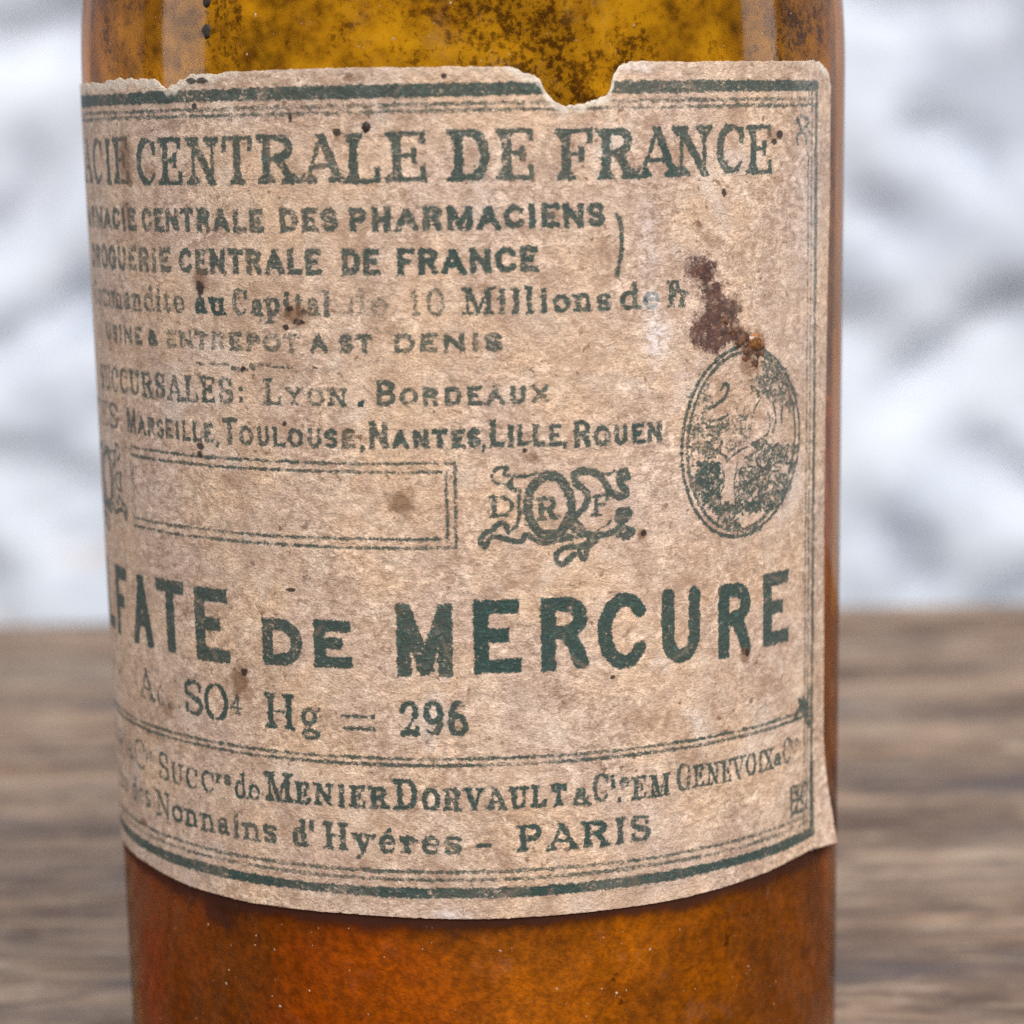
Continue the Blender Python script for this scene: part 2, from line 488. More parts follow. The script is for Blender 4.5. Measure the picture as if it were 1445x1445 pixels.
S_ = arc(.5, .745, .44, .255, 25, 180, 10) + [(.14, .6), (.5, .5), (.86, .4)] + arc(.5, .255, .44, .255, 0, -155, 10)
GL = {  # width, strokes (T thick / t thin), serif points
    'A': (1.05, [('t', [(.05, 0), (.46, 1)]), ('T', [(.46, 1), (.93, 0)]), ('t', [(.2, .33), (.76, .33)])], [(.07, 0), (.9, 0)]),
    'B': (.9, [('T', [(.16, 0), (.16, 1)]), ('t', [(.16, 1), (.5, 1)]), ('T', arc(.5, .76, .36, .24, 90, -90)), ('t', [(.16, .52), (.5, .52)]),
               ('T', arc(.5, .26, .43, .26, 90, -90)), ('t', [(.16, 0), (.5, 0)])], [(.12, 0), (.12, 1)]),
    'C': (.95, [('T', arc(.54, .5, .48, .5, 100, 260)), ('t', arc(.54, .5, .44, .5, 38, 100, 8)), ('t', arc(.54, .5, .44, .5, 260, 322, 8)), ('v', [(.9, .68), (.9, .92)])], []),
    'D': (1.0, [('T', [(.16, 0), (.16, 1)]), ('t', [(.16, 1), (.5, 1)]), ('T', arc(.46, .5, .48, .5, 90, -90)), ('t', [(.16, 0), (.5, 0)])], [(.12, 0), (.12, 1)]),
    'E': (.88, [('T', [(.18, 0), (.18, 1)]), ('t', [(.18, 1), (.9, 1)]), ('t', [(.18, .52), (.66, .52)]), ('t', [(.18, 0), (.93, 0)]),
                ('v', [(.9, .82), (.9, 1)]), ('v', [(.93, 0), (.93, .22)]), ('v', [(.66, .40), (.66, .64)])], [(.14, 0), (.14, 1)]),
    'F': (.84, [('T', [(.18, 0), (.18, 1)]), ('t', [(.18, 1), (.92, 1)]), ('t', [(.18, .5), (.66, .5)]), ('v', [(.92, .78), (.92, 1)]), ('v', [(.66, .38), (.66, .62)])],
          [(.18, 0), (.14, 1)]),
    'G': (1.0, [('T', arc(.52, .5, .46, .5, 95, 265)), ('t', arc(.52, .5, .44, .5, 38, 95, 8)), ('t', arc(.52, .5, .4, .5, 265, 325, 8)), ('T', [(.86, .05), (.86, .42)]),
                ('t', [(.62, .42), (.98, .42)]), ('v', [(.9, .70), (.9, .92)])], []),
    'H': (1.05, [('T', [(.18, 0), (.18, 1)]), ('T', [(.82, 0), (.82, 1)]), ('t', [(.18, .5), (.82, .5)])], [(.18, 0), (.18, 1), (.82, 0), (.82, 1)]),
    'I': (.45, [('T', [(.5, 0), (.5, 1)])], [(.5, 0), (.5, 1)]),
    'L': (.85, [('T', [(.2, 0), (.2, 1)]), ('t', [(.2, 0), (.93, 0)]), ('v', [(.93, 0), (.93, .26)])], [(.16, 0), (.2, 1)]),
    'M': (1.3, [('t', [(.12, 0), (.12, 1)]), ('T', [(.14, 1), (.5, .06)]), ('t', [(.5, .06), (.86, 1)]), ('T', [(.87, 0), (.87, 1)])], [(.12, 0), (.1, 1), (.87, 0), (.9, 1)]),
    'N': (1.08, [('t', [(.13, 0), (.13, 1)]), ('T', [(.13, 1), (.86, 0)]), ('t', [(.86, 0), (.86, 1)])], [(.13, 0), (.1, 1), (.86, 1)]),
    'O': (1.0, [('T', arc(.5, .5, .46, .5, 118, 242)), ('T', arc(.5, .5, .46, .5, -62, 62)), ('t', arc(.5, .5, .46, .5, 62, 118, 6)), ('t', arc(.5, .5, .46, .5, 242, 298, 6))], []),
    'P': (.88, [('T', [(.18, 0), (.18, 1)]), ('t', [(.18, 1), (.5, 1)]), ('T', arc(.5, .74, .4, .26, 90, -90)), ('t', [(.18, .48), (.5, .48)])], [(.18, 0), (.14, 1)]),
    'R': (1.0, [('T', [(.17, 0), (.17, 1)]), ('t', [(.17, 1), (.5, 1)]), ('T', arc(.48, .76, .37, .24, 90, -90)), ('t', [(.17, .52), (.5, .52)]), ('T', [(.52, .52), (.72, .30), (.86, .0)])],
          [(.17, 0), (.13, 1), (.88, 0)]),
    'S': (.8, [('T', S_[6:-6]), ('t', S_[:8]), ('t', S_[-8:]), ('v', [(.88, .74), (.88, .95)]), ('v', [(.10, .06), (.10, .28)])], []),
    'T': (.92, [('T', [(.5, 0), (.5, 1)]), ('t', [(.05, 1), (.95, 1)]), ('v', [(.06, .76), (.06, 1)]), ('v', [(.94, .76), (.94, 1)])], [(.5, 0)]),
    'U': (1.0, [('T', [(.16, 1), (.16, .32)] + arc(.5, .32, .34, .32, 180, 270, 8)), ('t', arc(.5, .32, .34, .32, 270, 360, 8) + [(.84, 1)])], [(.16, 1), (.84, 1)]),
    'V': (1.0, [('T', [(.06, 1), (.5, 0)]), ('t', [(.5, 0), (.94, 1)])], [(.08, 1), (.92, 1)]),
    'X': (1.0, [('T', [(.08, 1), (.92, 0)]), ('t', [(.92, 1), (.08, 0)])], [(.1, 1), (.9, 1), (.1, 0), (.9, 0)]),
    'Y': (1.0, [('T', [(.06, 1), (.5, .48), (.5, 0)]), ('t', [(.94, 1), (.5, .48)])], [(.1, 1), (.9, 1), (.5, 0)]),
    'a': (.72, [('t', [(.14, .47), (.28, .6), (.5, .63)]), ('T', [(.5, .63), (.7, .54), (.74, .4), (.74, .08), (.94, .01)]), ('T', arc(.44, .18, .3, .18, 60, 360))], []),
    'c': (.68, [('T', arc(.54, .31, .44, .31, 90, 270)), ('t', arc(.54, .31, .4, .31, 35, 90, 6)), ('t', arc(.54, .31, .42, .31, 270, 325, 6))], []),
    'd': (.82, [('T', arc(.42, .31, .36, .31, 80, 280)), ('t', arc(.42, .31, .34, .31, -80, 80, 8)), ('T', [(.78, 0), (.78, 1)]), ('v', [(.62, .97), (.78, 1)])], [(.84, 0)]),
    'e': (.72, [('T', arc(.52, .31, .44, .31, 70, 280)), ('t', arc(.52, .31, .42, .31, 0, 70, 6)), ('t', [(.1, .33), (.94, .33)]), ('t', arc(.52, .31, .42, .31, 280, 328, 6))], []),
    'i': (.42, [('T', [(.5, 0), (.5, .6)]), ('T', [(.5, .86), (.5, .9)])], [(.5, 0), (.36, .6)]),
    'l': (.42, [('T', [(.5, 0), (.5, 1)])], [(.5, 0), (.36, 1)]),
    'm': (1.2, [('T', [(.13, 0), (.13, .6)]), ('T', arc(.32, .42, .18, .2, 170, 0, 8) + [(.5, 0)]), ('T', arc(.69, .42, .18, .2, 170, 0, 8) + [(.87, 0)])], [(.13, 0), (.5, 0), (.87, 0), (.06, .6)]),
    'n': (.84, [('T', [(.2, 0), (.2, .6)]), ('T', arc(.5, .4, .3, .22, 165, 0, 8) + [(.8, 0)])], [(.2, 0), (.8, 0), (.12, .6)]),
    'o': (.78, [('T', arc(.5, .31, .42, .31, 0, 360))], []),
    'p': (.84, [('T', [(.2, -.32), (.2, .6)]), ('T', arc(.52, .31, .36, .31, 150, -150))], [(.2, -.32), (.12, .6)]),
    'r': (.62, [('T', [(.26, 0), (.26, .6)]), ('t', arc(.62, .38, .34, .22, 165, 60, 6)), ('T', [(.82, .52), (.84, .5)])], [(.26, 0), (.16, .6)]),
    's': (.64, [('T', [(x, y * .62) for x, y in S_])], []),
    't': (.5, [('T', [(.42, .82), (.42, .12), (.6, .01), (.88, .06)]), ('t', [(.1, .6), (.84, .6)])], []),
    'u': (.86, [('T', [(.2, .6), (.2, .2)] + arc(.46, .2, .26, .19, 180, 300, 6)), ('T', [(.78, .6), (.78, 0)])], [(.12, .6), (.7, .6), (.86, 0)]),
    'y': (.82, [('T', [(.12, .6), (.5, .02)]), ('t', [(.9, .6), (.5, .02), (.34, -.26), (.14, -.28)])], [(.14, .6), (.88, .6)]),
    'g': (.8, [('T', arc(.44, .38, .32, .22, 0, 360)), ('t', [(.24, .18), (.2, .08), (.5, .03), (.8, -.04)]), ('T', arc(.5, -.14, .36, .12, 0, 360)), ('t', [(.7, .54), (.95, .62)])], []),
    '\xe8': (.72, [('T', arc(.52, .31, .44, .31, 70, 280)), ('t', arc(.52, .31, .42, .31, 0, 70, 6)), ('t', [(.1, .33), (.94, .33)]), ('t', arc(.52, .31, .42, .31, 280, 328, 6)),
                   ('t', [(.42, .74), (.66, .86)])], []),
    '0': (.72, [('T', arc(.5, .5, .42, .5, 100, 260)), ('T', arc(.5, .5, .42, .5, -80, 80)), ('t', arc(.5, .5, .42, .5, 0, 360))], []),
    '1': (.5, [('T', [(.5, 0), (.5, 1)]), ('t', [(.2, .8), (.5, 1)])], [(.5, 0)]),
    '2': (.78, [('T', [(.12, .74)] + arc(.48, .72, .36, .28, 165, -30, 12)), ('t', [(.79, .58), (.4, .22), (.08, .03)]), ('T', [(.08, .04), (.5, .07), (.92, .03)]), ('v', [(.92, .02), (.92, .24)])], []),
    '4': (.8, [('T', [(.66, 0), (.66, 1)]), ('t', [(.66, 1), (.05, .3)]), ('t', [(.05, .3), (.98, .3)])], [(.66, 0)]),
    '6': (.78, [('T', arc(.5, .29, .4, .29, 0, 360)), ('T', [(.1, .33), (.12, .6), (.26, .84), (.46, .97)]), ('t', [(.46, .97), (.66, 1.), (.86, .86)])], []),
    '9': (.78, [('T', arc(.5, .7, .4, .3, 0, 360)), ('T', [(.9, .64), (.84, .3), (.64, .05)]), ('t', [(.64, .05), (.4, 0.), (.16, .12)])], []),
    '&': (.95, [('T', arc(.42, .76, .2, .22, -60, 240)), ('T', [(.3, .58), (.92, .02)]), ('T', arc(.38, .26, .32, .26, 110, 330)), ('t', [(.66, .14), (.9, .5)])], []),
    '.': (.36, [('T', [(.5, .03), (.5, .06)])], []),
    ',': (.36, [('T', [(.55, .05), (.42, -.14)])], []),
    ':': (.36, [('T', [(.5, .1), (.5, .13)]), ('T', [(.5, .55), (.5, .58)])], []),
    '=': (1.0, [('T', [(.05, .62), (.95, .62)]), ('T', [(.05, .24), (.95, .24)])], []),
    '-': (.6, [('T', [(.1, .3), (.9, .3)])], []),
    "'": (.3, [('T', [(.5, 1), (.42, .74)])], []),
}

# ------------------------------------------------------------------ the label's raster in millimetres
STEP = 0.11
U0, U1, Z0, Z1 = -71.0, 43.0, -66.6, 6.6
NU, NZ = int((U1 - U0) / STEP) + 1, int((Z1 - Z0) / STEP) + 1
gu = U0 + STEP * np.arange(NU)
gz = Z0 + STEP * np.arange(NZ)
INK = np.full((NZ, NU), -1.0, dtype=np.float32)
WEAR = np.zeros((NZ, NU), dtype=np.float32)


def stamp(pts, hw, wear=0.2, cap=None, clip=None):
    """ink a polyline (mm) with half width hw; cap: square ends reaching that far; clip: (zmin, zmax)"""
    m = hw + 0.45
    n = len(pts) - 1
    for k, ((ax, az), (bx, bz)) in enumerate(zip(pts[:-1], pts[1:])):
        i0, i1 = int((min(ax, bx) - m - U0) / STEP), int((max(ax, bx) + m - U0) / STEP) + 2
        j0, j1 = int((min(az, bz) - m - Z0) / STEP), int((max(az, bz) + m - Z0) / STEP) + 2
        i0, j0, i1, j1 = max(i0, 0), max(j0, 0), min(i1, NU), min(j1, NZ)
        if i0 >= i1 or j0 >= j1:
            continue
        x, z = gu[None, i0:i1], gz[j0:j1, None]
        dx, dz = bx - ax, bz - az
        L = math.hypot(dx, dz)
        if cap is not None and n == 1 and L > 1e-6:
            ex, ez = dx / L, dz / L
            al = (x - ax) * ex + (z - az) * ez
            pe = np.abs((x - ax) * -ez + (z - az) * ex)
            d = np.minimum(hw - pe, np.minimum(al + cap, L + cap - al)).astype(np.float32)
        else:
            t = np.clip(((x - ax) * dx + (z - az) * dz) / max(dx * dx + dz * dz, 1e-9), 0, 1)
            d = (hw - np.hypot(x - ax - t * dx, z - az - t * dz)).astype(np.float32)
        if clip is not None:
            d = np.minimum(d, np.minimum(z - clip[0], clip[1] - z)).astype(np.float32)
        cur = INK[j0:j1, i0:i1]
        up = d > cur
        cur[up] = d[up]
        WEAR[j0:j1, i0:i1][up] = wear


def glyph(ch, uL, uR, zb, zt, T, t, wear, serif):
    w, strokes, sf = GL[ch]
    ix = T * (1.0 if serif else 0.9)
    iz = t if serif else T * 0.9
    if uR - uL < 2.4 * ix:
        ix = (uR - uL) * 0.28
    jit = 0.035 * (zt - zb)
    ju, jz = random.uniform(-jit, jit) * .6, random.uniform(-jit, jit) * .6
    mp = lambda p: (uL + ix * .6 + p[0] * (uR - uL - 1.2 * ix) + ju, zb + iz + p[1] * (zt - zb - 2 * iz) + jz)
    low = min(p[1] for _, ps in strokes for p in ps)
    hi = max(p[1] for _, ps in strokes for p in ps)
    clip = (mp((0, min(low, 0)))[1] - iz * 1.02, mp((0, max(hi, .62)))[1] + iz * 1.02)
    for k, pts in strokes:
        if k == 'v':
            if not serif:
                continue
            stamp([mp(p) for p in pts], t * 1.3, wear, t, clip)
        else:
            w_ = T if k == 'T' else (t if serif else T * 0.92)
            stamp([mp(p) for p in pts], w_, wear, w_, clip)
    if serif:
        sl = min(0.17 * (zt - zb), 0.30 * (uR - uL)) + T * .35
        mid_ = mp((0, (low + hi) / 2))[1]
        for (x, y) in sf:
            a, b = mp((x, y))
            stamp([(a - sl, b), (a + sl, b)], t * 1.1, wear, 0.0, clip)
            g = 1 if b < mid_ else -1
            if T > .24:
                for sgn in (-1, 1):
                    stamp([(a + sgn * sl * .72, b + g * t * .3), (a + sgn * T * .5, b + g * sl * .75)], t * .85, wear, 0.0, clip)


def word(text, xL, xR, ref, T=.2, t=None, wear=.25, serif=True, small=0.0, ulr=None, gap=0.16):
    """text between pixel columns xL and xR; ref=(x, ytop, ybase) gives cap top and base line"""
    zt, zb = hit(ref[0], ref[1])[1], hit(ref[0], ref[2])[1]
    zm = (zt + zb) / 2
    uL, uR = ulr if ulr else (ux(xL, zm), ux(xR, zm))
    t = t if t else (T * .5 if serif else T)
    ws = []
    for c in text:
        sc = small and c.islower()
        g = GL.get(c.upper() if sc else c)
        ws.append(.45 if c == ' ' else g[0] * (small * 1.08 if sc else 1.0))
    tot = sum(ws) + gap * (len(text) - 1)
    s = (uR - uL) / tot
    u = uL
    for c, w in zip(text, ws):
        if c != ' ':
            sc = small and c.islower()
            z1 = zb + (zt - zb) * (small if sc else 1)
            glyph(c.upper() if sc else c, u, u + w * s, zb, z1, T * (0.92 if sc else 1), t, min(1, max(0, wear + random.uniform(-.12, .12))), serif)
        u += (w + gap) * s


def letters(spec, ref, **kw):
    for c, a, b in spec:
        word(c, a, b, ref, **kw)


def pline(pts, hw, wear=.3):
    stamp([hit(x, y) for x, y in pts], hw, wear)


def hline(u0, u1, z, hw, wear, breaks=0.0, seed=0, wob=0.03):
    r = random.Random(seed)
    u = u0
    while u < u1:
        L = r.uniform(3, 9)
        e = min(u + L, u1)
        k = r.uniform(-wob, wob)
        stamp([(u, z + k), (e - (breaks * r.random()), z + k * .4)], hw * r.uniform(.85, 1.1), min(1, wear + r.uniform(-.15, .2)))
        u = e
    return


def smooth(pts, n=6):
    p = [pts[0]] + list(pts) + [pts[-1]]
    out = []
    for i in range(1, len(p) - 2):
        for k in range(n):
            t = k / n
            out.append(tuple(0.5 * (2 * p[i][a] + (p[i + 1][a] - p[i - 1][a]) * t + (2 * p[i - 1][a] - 5 * p[i][a] + 4 * p[i + 1][a] - p[i + 2][a]) * t * t +
                                    (3 * p[i][a] - p[i - 1][a] - 3 * p[i + 1][a] + p[i + 2][a]) * t ** 3) for a in (0, 1)))
    out.append(pts[-1])
    return out


# --- borders
ZT = 3.35
UB = ux(1150, 3.2)                                     # right border line
UBL = -67.5
hline(UBL, UB, ZT, .52, .28, 0, 1, .03)
for z, s in ((hit(526, 149)[1], 2), (hit(526, 158.5)[1], 3)):
    hline(UBL + .7, UB - .5, z, .16, .66, .4, s)
ZB = -63.1
hline(UBL, UB, ZB, .46, .22, 0, 4, .03)
for z, s in ((hit(536, 1239)[1], 5), (hit(536, 1228)[1], 6)):
    hline(UBL + .7, UB - .6, z, .16, .66, .4, s)
for du, hw, w in ((0, .36, .5), (-.95, .16, .78), (-1.6, .15, .78)):
    for uu in (UB + du, UBL - du):
        z = ZT
        while z > ZB:
            stamp([(uu, z), (uu, max(z - 6, ZB))], hw * random.uniform(.8, 1.1), w + random.uniform(-.15, .15))
            z -= 6
ZM = hit(536, 1074)[1]
for dz, s in ((.27, 8), (-.27, 9)):
    hline(UBL, UB, ZM + dz, .15, .5, .2, s, .02)
# corner sprays and the knot where the double rule meets the border
for pts in ([(1122, 166), (1128, 180), (1136, 196)], [(1140, 172), (1132, 184), (1124, 190)], [(1122, 196), (1123, 203)], [(1134, 190), (1136, 204)],
            [(1128, 164), (1138, 168)], [(1136, 176), (1141, 188)]):
    pline(pts, .19, .55)
for pts in ([(1114, 1112), (1136, 1102)], [(1114, 1112), (1114, 1150)], [(1114, 1150), (1136, 1140)], [(1118, 1116), (1134, 1138)], [(1132, 1108), (1118, 1146)],
            [(1124, 1108), (1122, 1146)], [(1136, 1104), (1135, 1140)], [(1116, 1130), (1134, 1120)]):
    pline(pts, .2, .5)
for pts in ([(1126, 988), (1138, 1006)], [(1138, 975), (1136, 1012)], [(1128, 996), (1120, 1010)], [(1132, 985), (1140, 1020)], [(1130, 1000), (1138, 1022)]):
    pline(pts, .3, .35)

# --- title
TR = (526, 187, 258)
kw = dict(T=.39, t=.20, wear=.30)
letters([('C', 195, 224), ('E', 228, 261), ('N', 268, 310), ('T', 313, 360), ('R', 367, 421), ('A', 427, 485), ('L', 487, 540), ('E', 547, 605)], TR, **kw)
TR2 = (796, 180.5, 253.5)
letters([('D', 636, 692), ('E', 702, 755), ('F', 785, 838), ('R', 843, 896), ('A', 899, 957), ('N', 950, 1000), ('C', 1008, 1049), ('E', 1053, 1089)], TR2, **kw)
word('ACIE', 0, 0, TR, ulr=(-46.6, ux(184, -1)), **kw)
word('PHARM', 0, 0, TR, ulr=(-65.5, -47.4), **kw)

# --- small lines
sans = dict(serif=False, T=.285, gap=.12)
L2 = (600, 291, 326)
e2 = ux(195, hit(600, 308)[1])
word('PHARMACIE', 0, 0, L2, ulr=(e2 - 18.5, e2), wear=.45, **sans)
word('CENTRALE', 202, 374, L2, wear=.40, **sans)
word('DES', 394, 477, L2, wear=.45, **sans)
word('PHARMACIENS', 492, 851, L2, wear=.32, **sans)
pline(smooth([(869, 302), (875, 318), (876, 345), (874, 365), (869, 387)]), .19, .35)
L3 = (640, 349, 386.5)
word('DROGUERIE', 133, 243, L3, wear=.55, **sans)
word('CENTRALE', 255, 455, L3, wear=.45, **sans)
word('DE', 482, 537, L3, wear=.45, **sans)
word('FRANCE', 559, 759, L3, wear=.22, **sans)
L4 = (700, 405, 444)
rom = dict(T=.22, t=.14, gap=.12)
e4 = ux(264, -16)
word('Commandite', 0, 0, L4, ulr=(e4 - 19.5, e4), wear=.62, **rom)
word('au', 276, 319, L4, wear=.15, T=.25, t=.15)
word('Capital', 329, 468, L4, wear=.5, **rom)
word('de', 492, 549, L4, wear=.95, **rom)
word('10', 577, 629, L4, wear=.55, T=.15, t=.1)
word('Millions', 652, 861, L4, wear=.32, T=.23, t=.13)
word('de', 875, 930, L4, wear=.35, **rom)
word('F', 942, 957, L4, wear=.25, T=.22, t=.14)
word('r', 956, 971, L4, wear=.25, T=.22, t=.14)
word('cs', 985, 1014, (1000, 393, 412), wear=.3, T=.14, t=.1)
L5 = (640, 469.5, 497)
word('USINE', 152, 203, L5, wear=.6, serif=False, T=.225)
word('&', 211, 224, L5, wear=.35, serif=False, T=.235)
word('ENTREPOT', 236, 425, L5, wear=.7, serif=False, T=.235)
word('A', 439, 463, L5, wear=.6, serif=False, T=.235)
word('ST', 479, 526, L5, wear=.62, serif=False, T=.235)
word('DENIS', 554, 709, L5, wear=.5, serif=False, T=.235)
for a, b, y in ((279, 290, 512), (297, 325, 513), (357, 362, 515), (366, 384, 514.5), (386, 402, 517), (407, 413, 518), (444, 448, 518)):
    pline([(a, y), (b, y + 1)], .10, .55)
for a, y in ((330, 519), (338, 521), (346, 519), (355, 517)):
    pline([(a, y), (a + 4, y + 2)], .17, .45)
L7 = (640, 535, 572.5)
word('SUCCURSALES', 145, 331, (330, 533, 571), wear=.42, T=.25, t=.14)
word(':', 337, 346, L7, wear=.3, T=.2)
word('Lyon', 374, 491, L7, wear=.5, small=.7, T=.21, t=.13)
word('.', 505, 515, L7, wear=.1, T=.26)
word('Bordeaux', 530, 774, L7, wear=.48, small=.72, serif=False, T=.235)
L8 = (640, 594, 633)
word('CES', 141, 169, L8, wear=.5, T=.2, t=.12)
word(':', 170, 176, L8, wear=.6, T=.15)
word('Marseille', 181, 303, L8, wear=.45, small=.76, serif=False, T=.235)
word(',', 304, 312, L8, wear=.3, T=.16)
word('Toulouse', 315, 502, L8, wear=.42, small=.74, serif=False, T=.235)
word(',', 507, 516, L8, wear=.2, T=.18)
word('Nantes', 520, 678, L8, wear=.32, small=.72, serif=False, T=.265)
word(',', 679, 686, L8, wear=.3, T=.16)
word('Lille', 689, 792, L8, wear=.32, small=.8, serif=False, T=.245)
word(',', 793, 800, L8, wear=.3, T=.16)
word('Rouen', 806, 934, (870, 589, 628), wear=.3, small=.76, serif=False, T=.25)

# --- the empty framed box
zt, zb = hit(600, 654)[1], hit(600, 773)[1]
uL, uR = ux(189, hit(200, 690)[1]), ux(643, (zt + zb) / 2)
for off, s in ((0, 40), (.72, 41)):
    hline(uL + off * .3, uR - off, zt - off, .13, .42, .5, s, .03)
    hline(uL + off * .3, uR - off, zb + off, .13, .42, .5, s + 7, .03)
    for z0, z1 in ((zt - off, (zt + zb) / 2), ((zt + zb) / 2, zb + off)):
        stamp([(uR - off, z0), (uR - off, z1)], .13, .45)
        stamp([(uL + off * .6, z0), (uL + off * .6, z1)], .08, .75)

# --- monogram with scrolls (pixels of the photograph)
def zo(pts, ox=670, oy=640, s=6.02):
    return smooth([(ox + x / s, oy + y / s) for x, y in pts])


def monogram(f, wear):
    for pts, hw in (([(620, 185), (520, 240), (460, 330), (450, 450), (470, 560), (540, 660), (620, 690), (720, 660), (790, 560), (820, 450), (800, 340), (740, 240), (640, 190)], .40),
                    ([(860, 250), (840, 190), (890, 150), (960, 150), (1060, 190), (1110, 260), (1150, 330), (1240, 360), (1280, 320), (1240, 270), (1220, 210), (1260, 150), (1290, 200)], .34),
                    ([(850, 260), (920, 300), (960, 370), (930, 450), (850, 530), (820, 590), (860, 650), (960, 690), (1060, 690), (1160, 670), (1240, 640), (1330, 650), (1290, 700), (1210, 680)], .30),
                    ([(1210, 560), (1215, 510), (1250, 480), (1300, 500), (1280, 545), (1240, 560)], .36), ([(1220, 610), (1280, 640), (1320, 660), (1260, 690)], .34),
                    ([(820, 310), (800, 420), (850, 560), (930, 660)], .20),
                    ([(730, 190), (650, 160), (560, 165), (430, 190), (310, 190), (250, 170), (270, 120), (200, 120), (170, 150)], .16),
                    ([(140, 190), (170, 240), (260, 260), (330, 320), (380, 310), (370, 400), (375, 520), (350, 620), (310, 650)], .15),
                    ([(280, 660), (250, 590), (190, 600), (160, 640), (80, 680), (50, 750), (90, 780), (130, 720), (220, 710), (320, 740), (400, 740), (430, 680), (500, 720), (560, 760), (680, 740), (800, 715), (930, 690)], .24),
                    ([(520, 690), (600, 720), (720, 690), (850, 690)], .16),
                    ([(960, 680), (950, 760), (880, 800), (900, 880), (930, 880), (960, 790), (1020, 740)], .26),
                    ([(850, 790), (760, 800), (690, 850), (700, 920), (760, 930), (830, 850)], .26),
                    ([(1040, 650), (1110, 610), (1150, 560)], .09), ([(430, 600), (520, 650), (600, 680)], .14),
                    ([(330, 180), (300, 250), (350, 300)], .16), ([(1130, 300), (1170, 350), (1240, 380)], .14), ([(1030, 160), (1110, 180), (1180, 150)], .12),
                    # small letters D R F
                    ([(130, 370), (230, 370), (300, 400), (310, 460), (260, 520), (140, 530)], .16), ([(165, 375), (165, 525)], .22),
                    ([(1000, 370), (1110, 355), (1100, 420), (1040, 430)], .15), ([(1025, 370), (1025, 520)], .2), ([(990, 525), (1060, 525)], .1)):
        q = f(pts)
        stamp(q, hw, wear)


monogram(lambda p: [hit(x, y) for x, y in zo(p)], .36)
word('R', 757, 787, (772, 701, 734), T=.24, t=.14, wear=.35)
# its twin left of the box, mirrored on the sheet round the box's middle
ZM0 = hit(780, 720)[1]
TWIN = ux(180, hit(180, 690)[1])
M0 = ux(677, ZM0)
monogram(lambda p: [(TWIN - (hit(x, y)[0] - M0), hit(x, y)[1] + .25) for x, y in zo(p)], .45)

# --- oval medallion with a figure in a grove
def ell(cx, cy, rx, ry, tilt=0.0):
    return [(cx + rx * math.cos(a) + tilt * ry * math.sin(a), cy + ry * math.sin(a)) for a in np.linspace(0, 2 * math.pi, 61)]


pline(ell(1043, 623, 82, 134, -.07), .17, .35)
pline(ell(1044, 622, 75, 126, -.07), .16, .42)
mo = lambda x, y: (950 + x / 4.985, 480 + y / 4.985)


def mstroke(pts, hw, wear=.45):
    pline(smooth([mo(x, y) for x, y in pts]), hw, wear)


def inp(poly, x, y):
    c = False
    j = len(poly) - 1
    for i in range(len(poly)):
        if (poly[i][1] > y) != (poly[j][1] > y) and x < (poly[j][0] - poly[i][0]) * (y - poly[i][1]) / (poly[j][1] - poly[i][1]) + poly[i][0]:
            c = not c
        j = i
    return c


rs = random.Random(3)
for poly, dens, hw, wear in (([(620, 90), (730, 140), (810, 260), (850, 420), (830, 480), (760, 460), (660, 400), (560, 380), (540, 300), (620, 240)], 90, .17, .55),
                             ([(150, 860), (320, 860), (330, 1000), (300, 1150), (220, 1160), (140, 1020)], 75, .20, .25),
                             ([(90, 600), (330, 560), (340, 800), (240, 850), (110, 850)], 45, .15, .55),
                             ([(330, 560), (540, 520), (520, 700), (380, 800)], 36, .10, .7),
                             ([(560, 740), (690, 680), (700, 860), (700, 1100), (640, 1130), (440, 1150), (430, 960), (500, 850)], 120, .16, .42),
                             ([(700, 740), (850, 740), (840, 900), (790, 1080), (740, 1170), (700, 1150)], 60, .17, .4),
                             ([(240, 1160), (430, 1150), (720, 1140), (700, 1190), (430, 1225), (300, 1230)], 60, .19, .25),
                             ([(300, 1240), (400, 1250), (480, 1330), (600, 1320), (560, 1350), (440, 1340), (330, 1280)], 30, .17, .35),
                             ([(100, 330), (230, 300), (250, 420), (230, 560), (120, 600), (100, 500)], 20, .11, .7)):
    xs_, ys_ = [p[0] for p in poly], [p[1] for p in poly]
    k = 0
    while k < dens * 1.7:
        x, y = rs.uniform(min(xs_), max(xs_)), rs.uniform(min(ys_), max(ys_))
        if not inp(poly, x, y):
            continue
        k += 1
        a = rs.choice((0.2, 0.9, -0.6, 1.4)) + rs.uniform(-.4, .4)
        L = rs.uniform(12, 34)
        mstroke([(x - L * math.cos(a), y - L * math.sin(a)), (x + 4, y - 5), (x + L * math.cos(a), y + L * math.sin(a))], hw * .74 * rs.uniform(.6, 1.15), min(1, wear + rs.uniform(-.2, .2)))
for pts, hw in (([(370, 850), (430, 790), (520, 740), (610, 690), (660, 640), (670, 560), (650, 500)], .10), ([(240, 480), (300, 450), (350, 400), (380, 330), (350, 310), (330, 340)], .18),
                ([(330, 870), (350, 980), (310, 1110)], .10), ([(440, 860), (420, 1000), (430, 1140)], .11), ([(230, 750), (300, 780), (360, 820)], .15),
                ([(700, 470), (710, 560), (690, 650)], .12), ([(590, 300), (610, 380), (570, 470), (540, 560)], .09), ([(540, 330), (560, 350)], .2), ([(600, 270), (640, 320)], .2),
                ([(230, 610), (330, 600)], .17), ([(240, 560), (320, 555), (370, 530)], .14), ([(750, 490), (750, 590)], .12), ([(840, 480), (845, 640)], .08),
                ([(430, 480), (470, 560), (520, 520)], .07), ([(400, 640), (470, 620), (520, 660)], .08), ([(390, 700), (460, 720)], .08)):
    mstroke(pts, hw, .5)

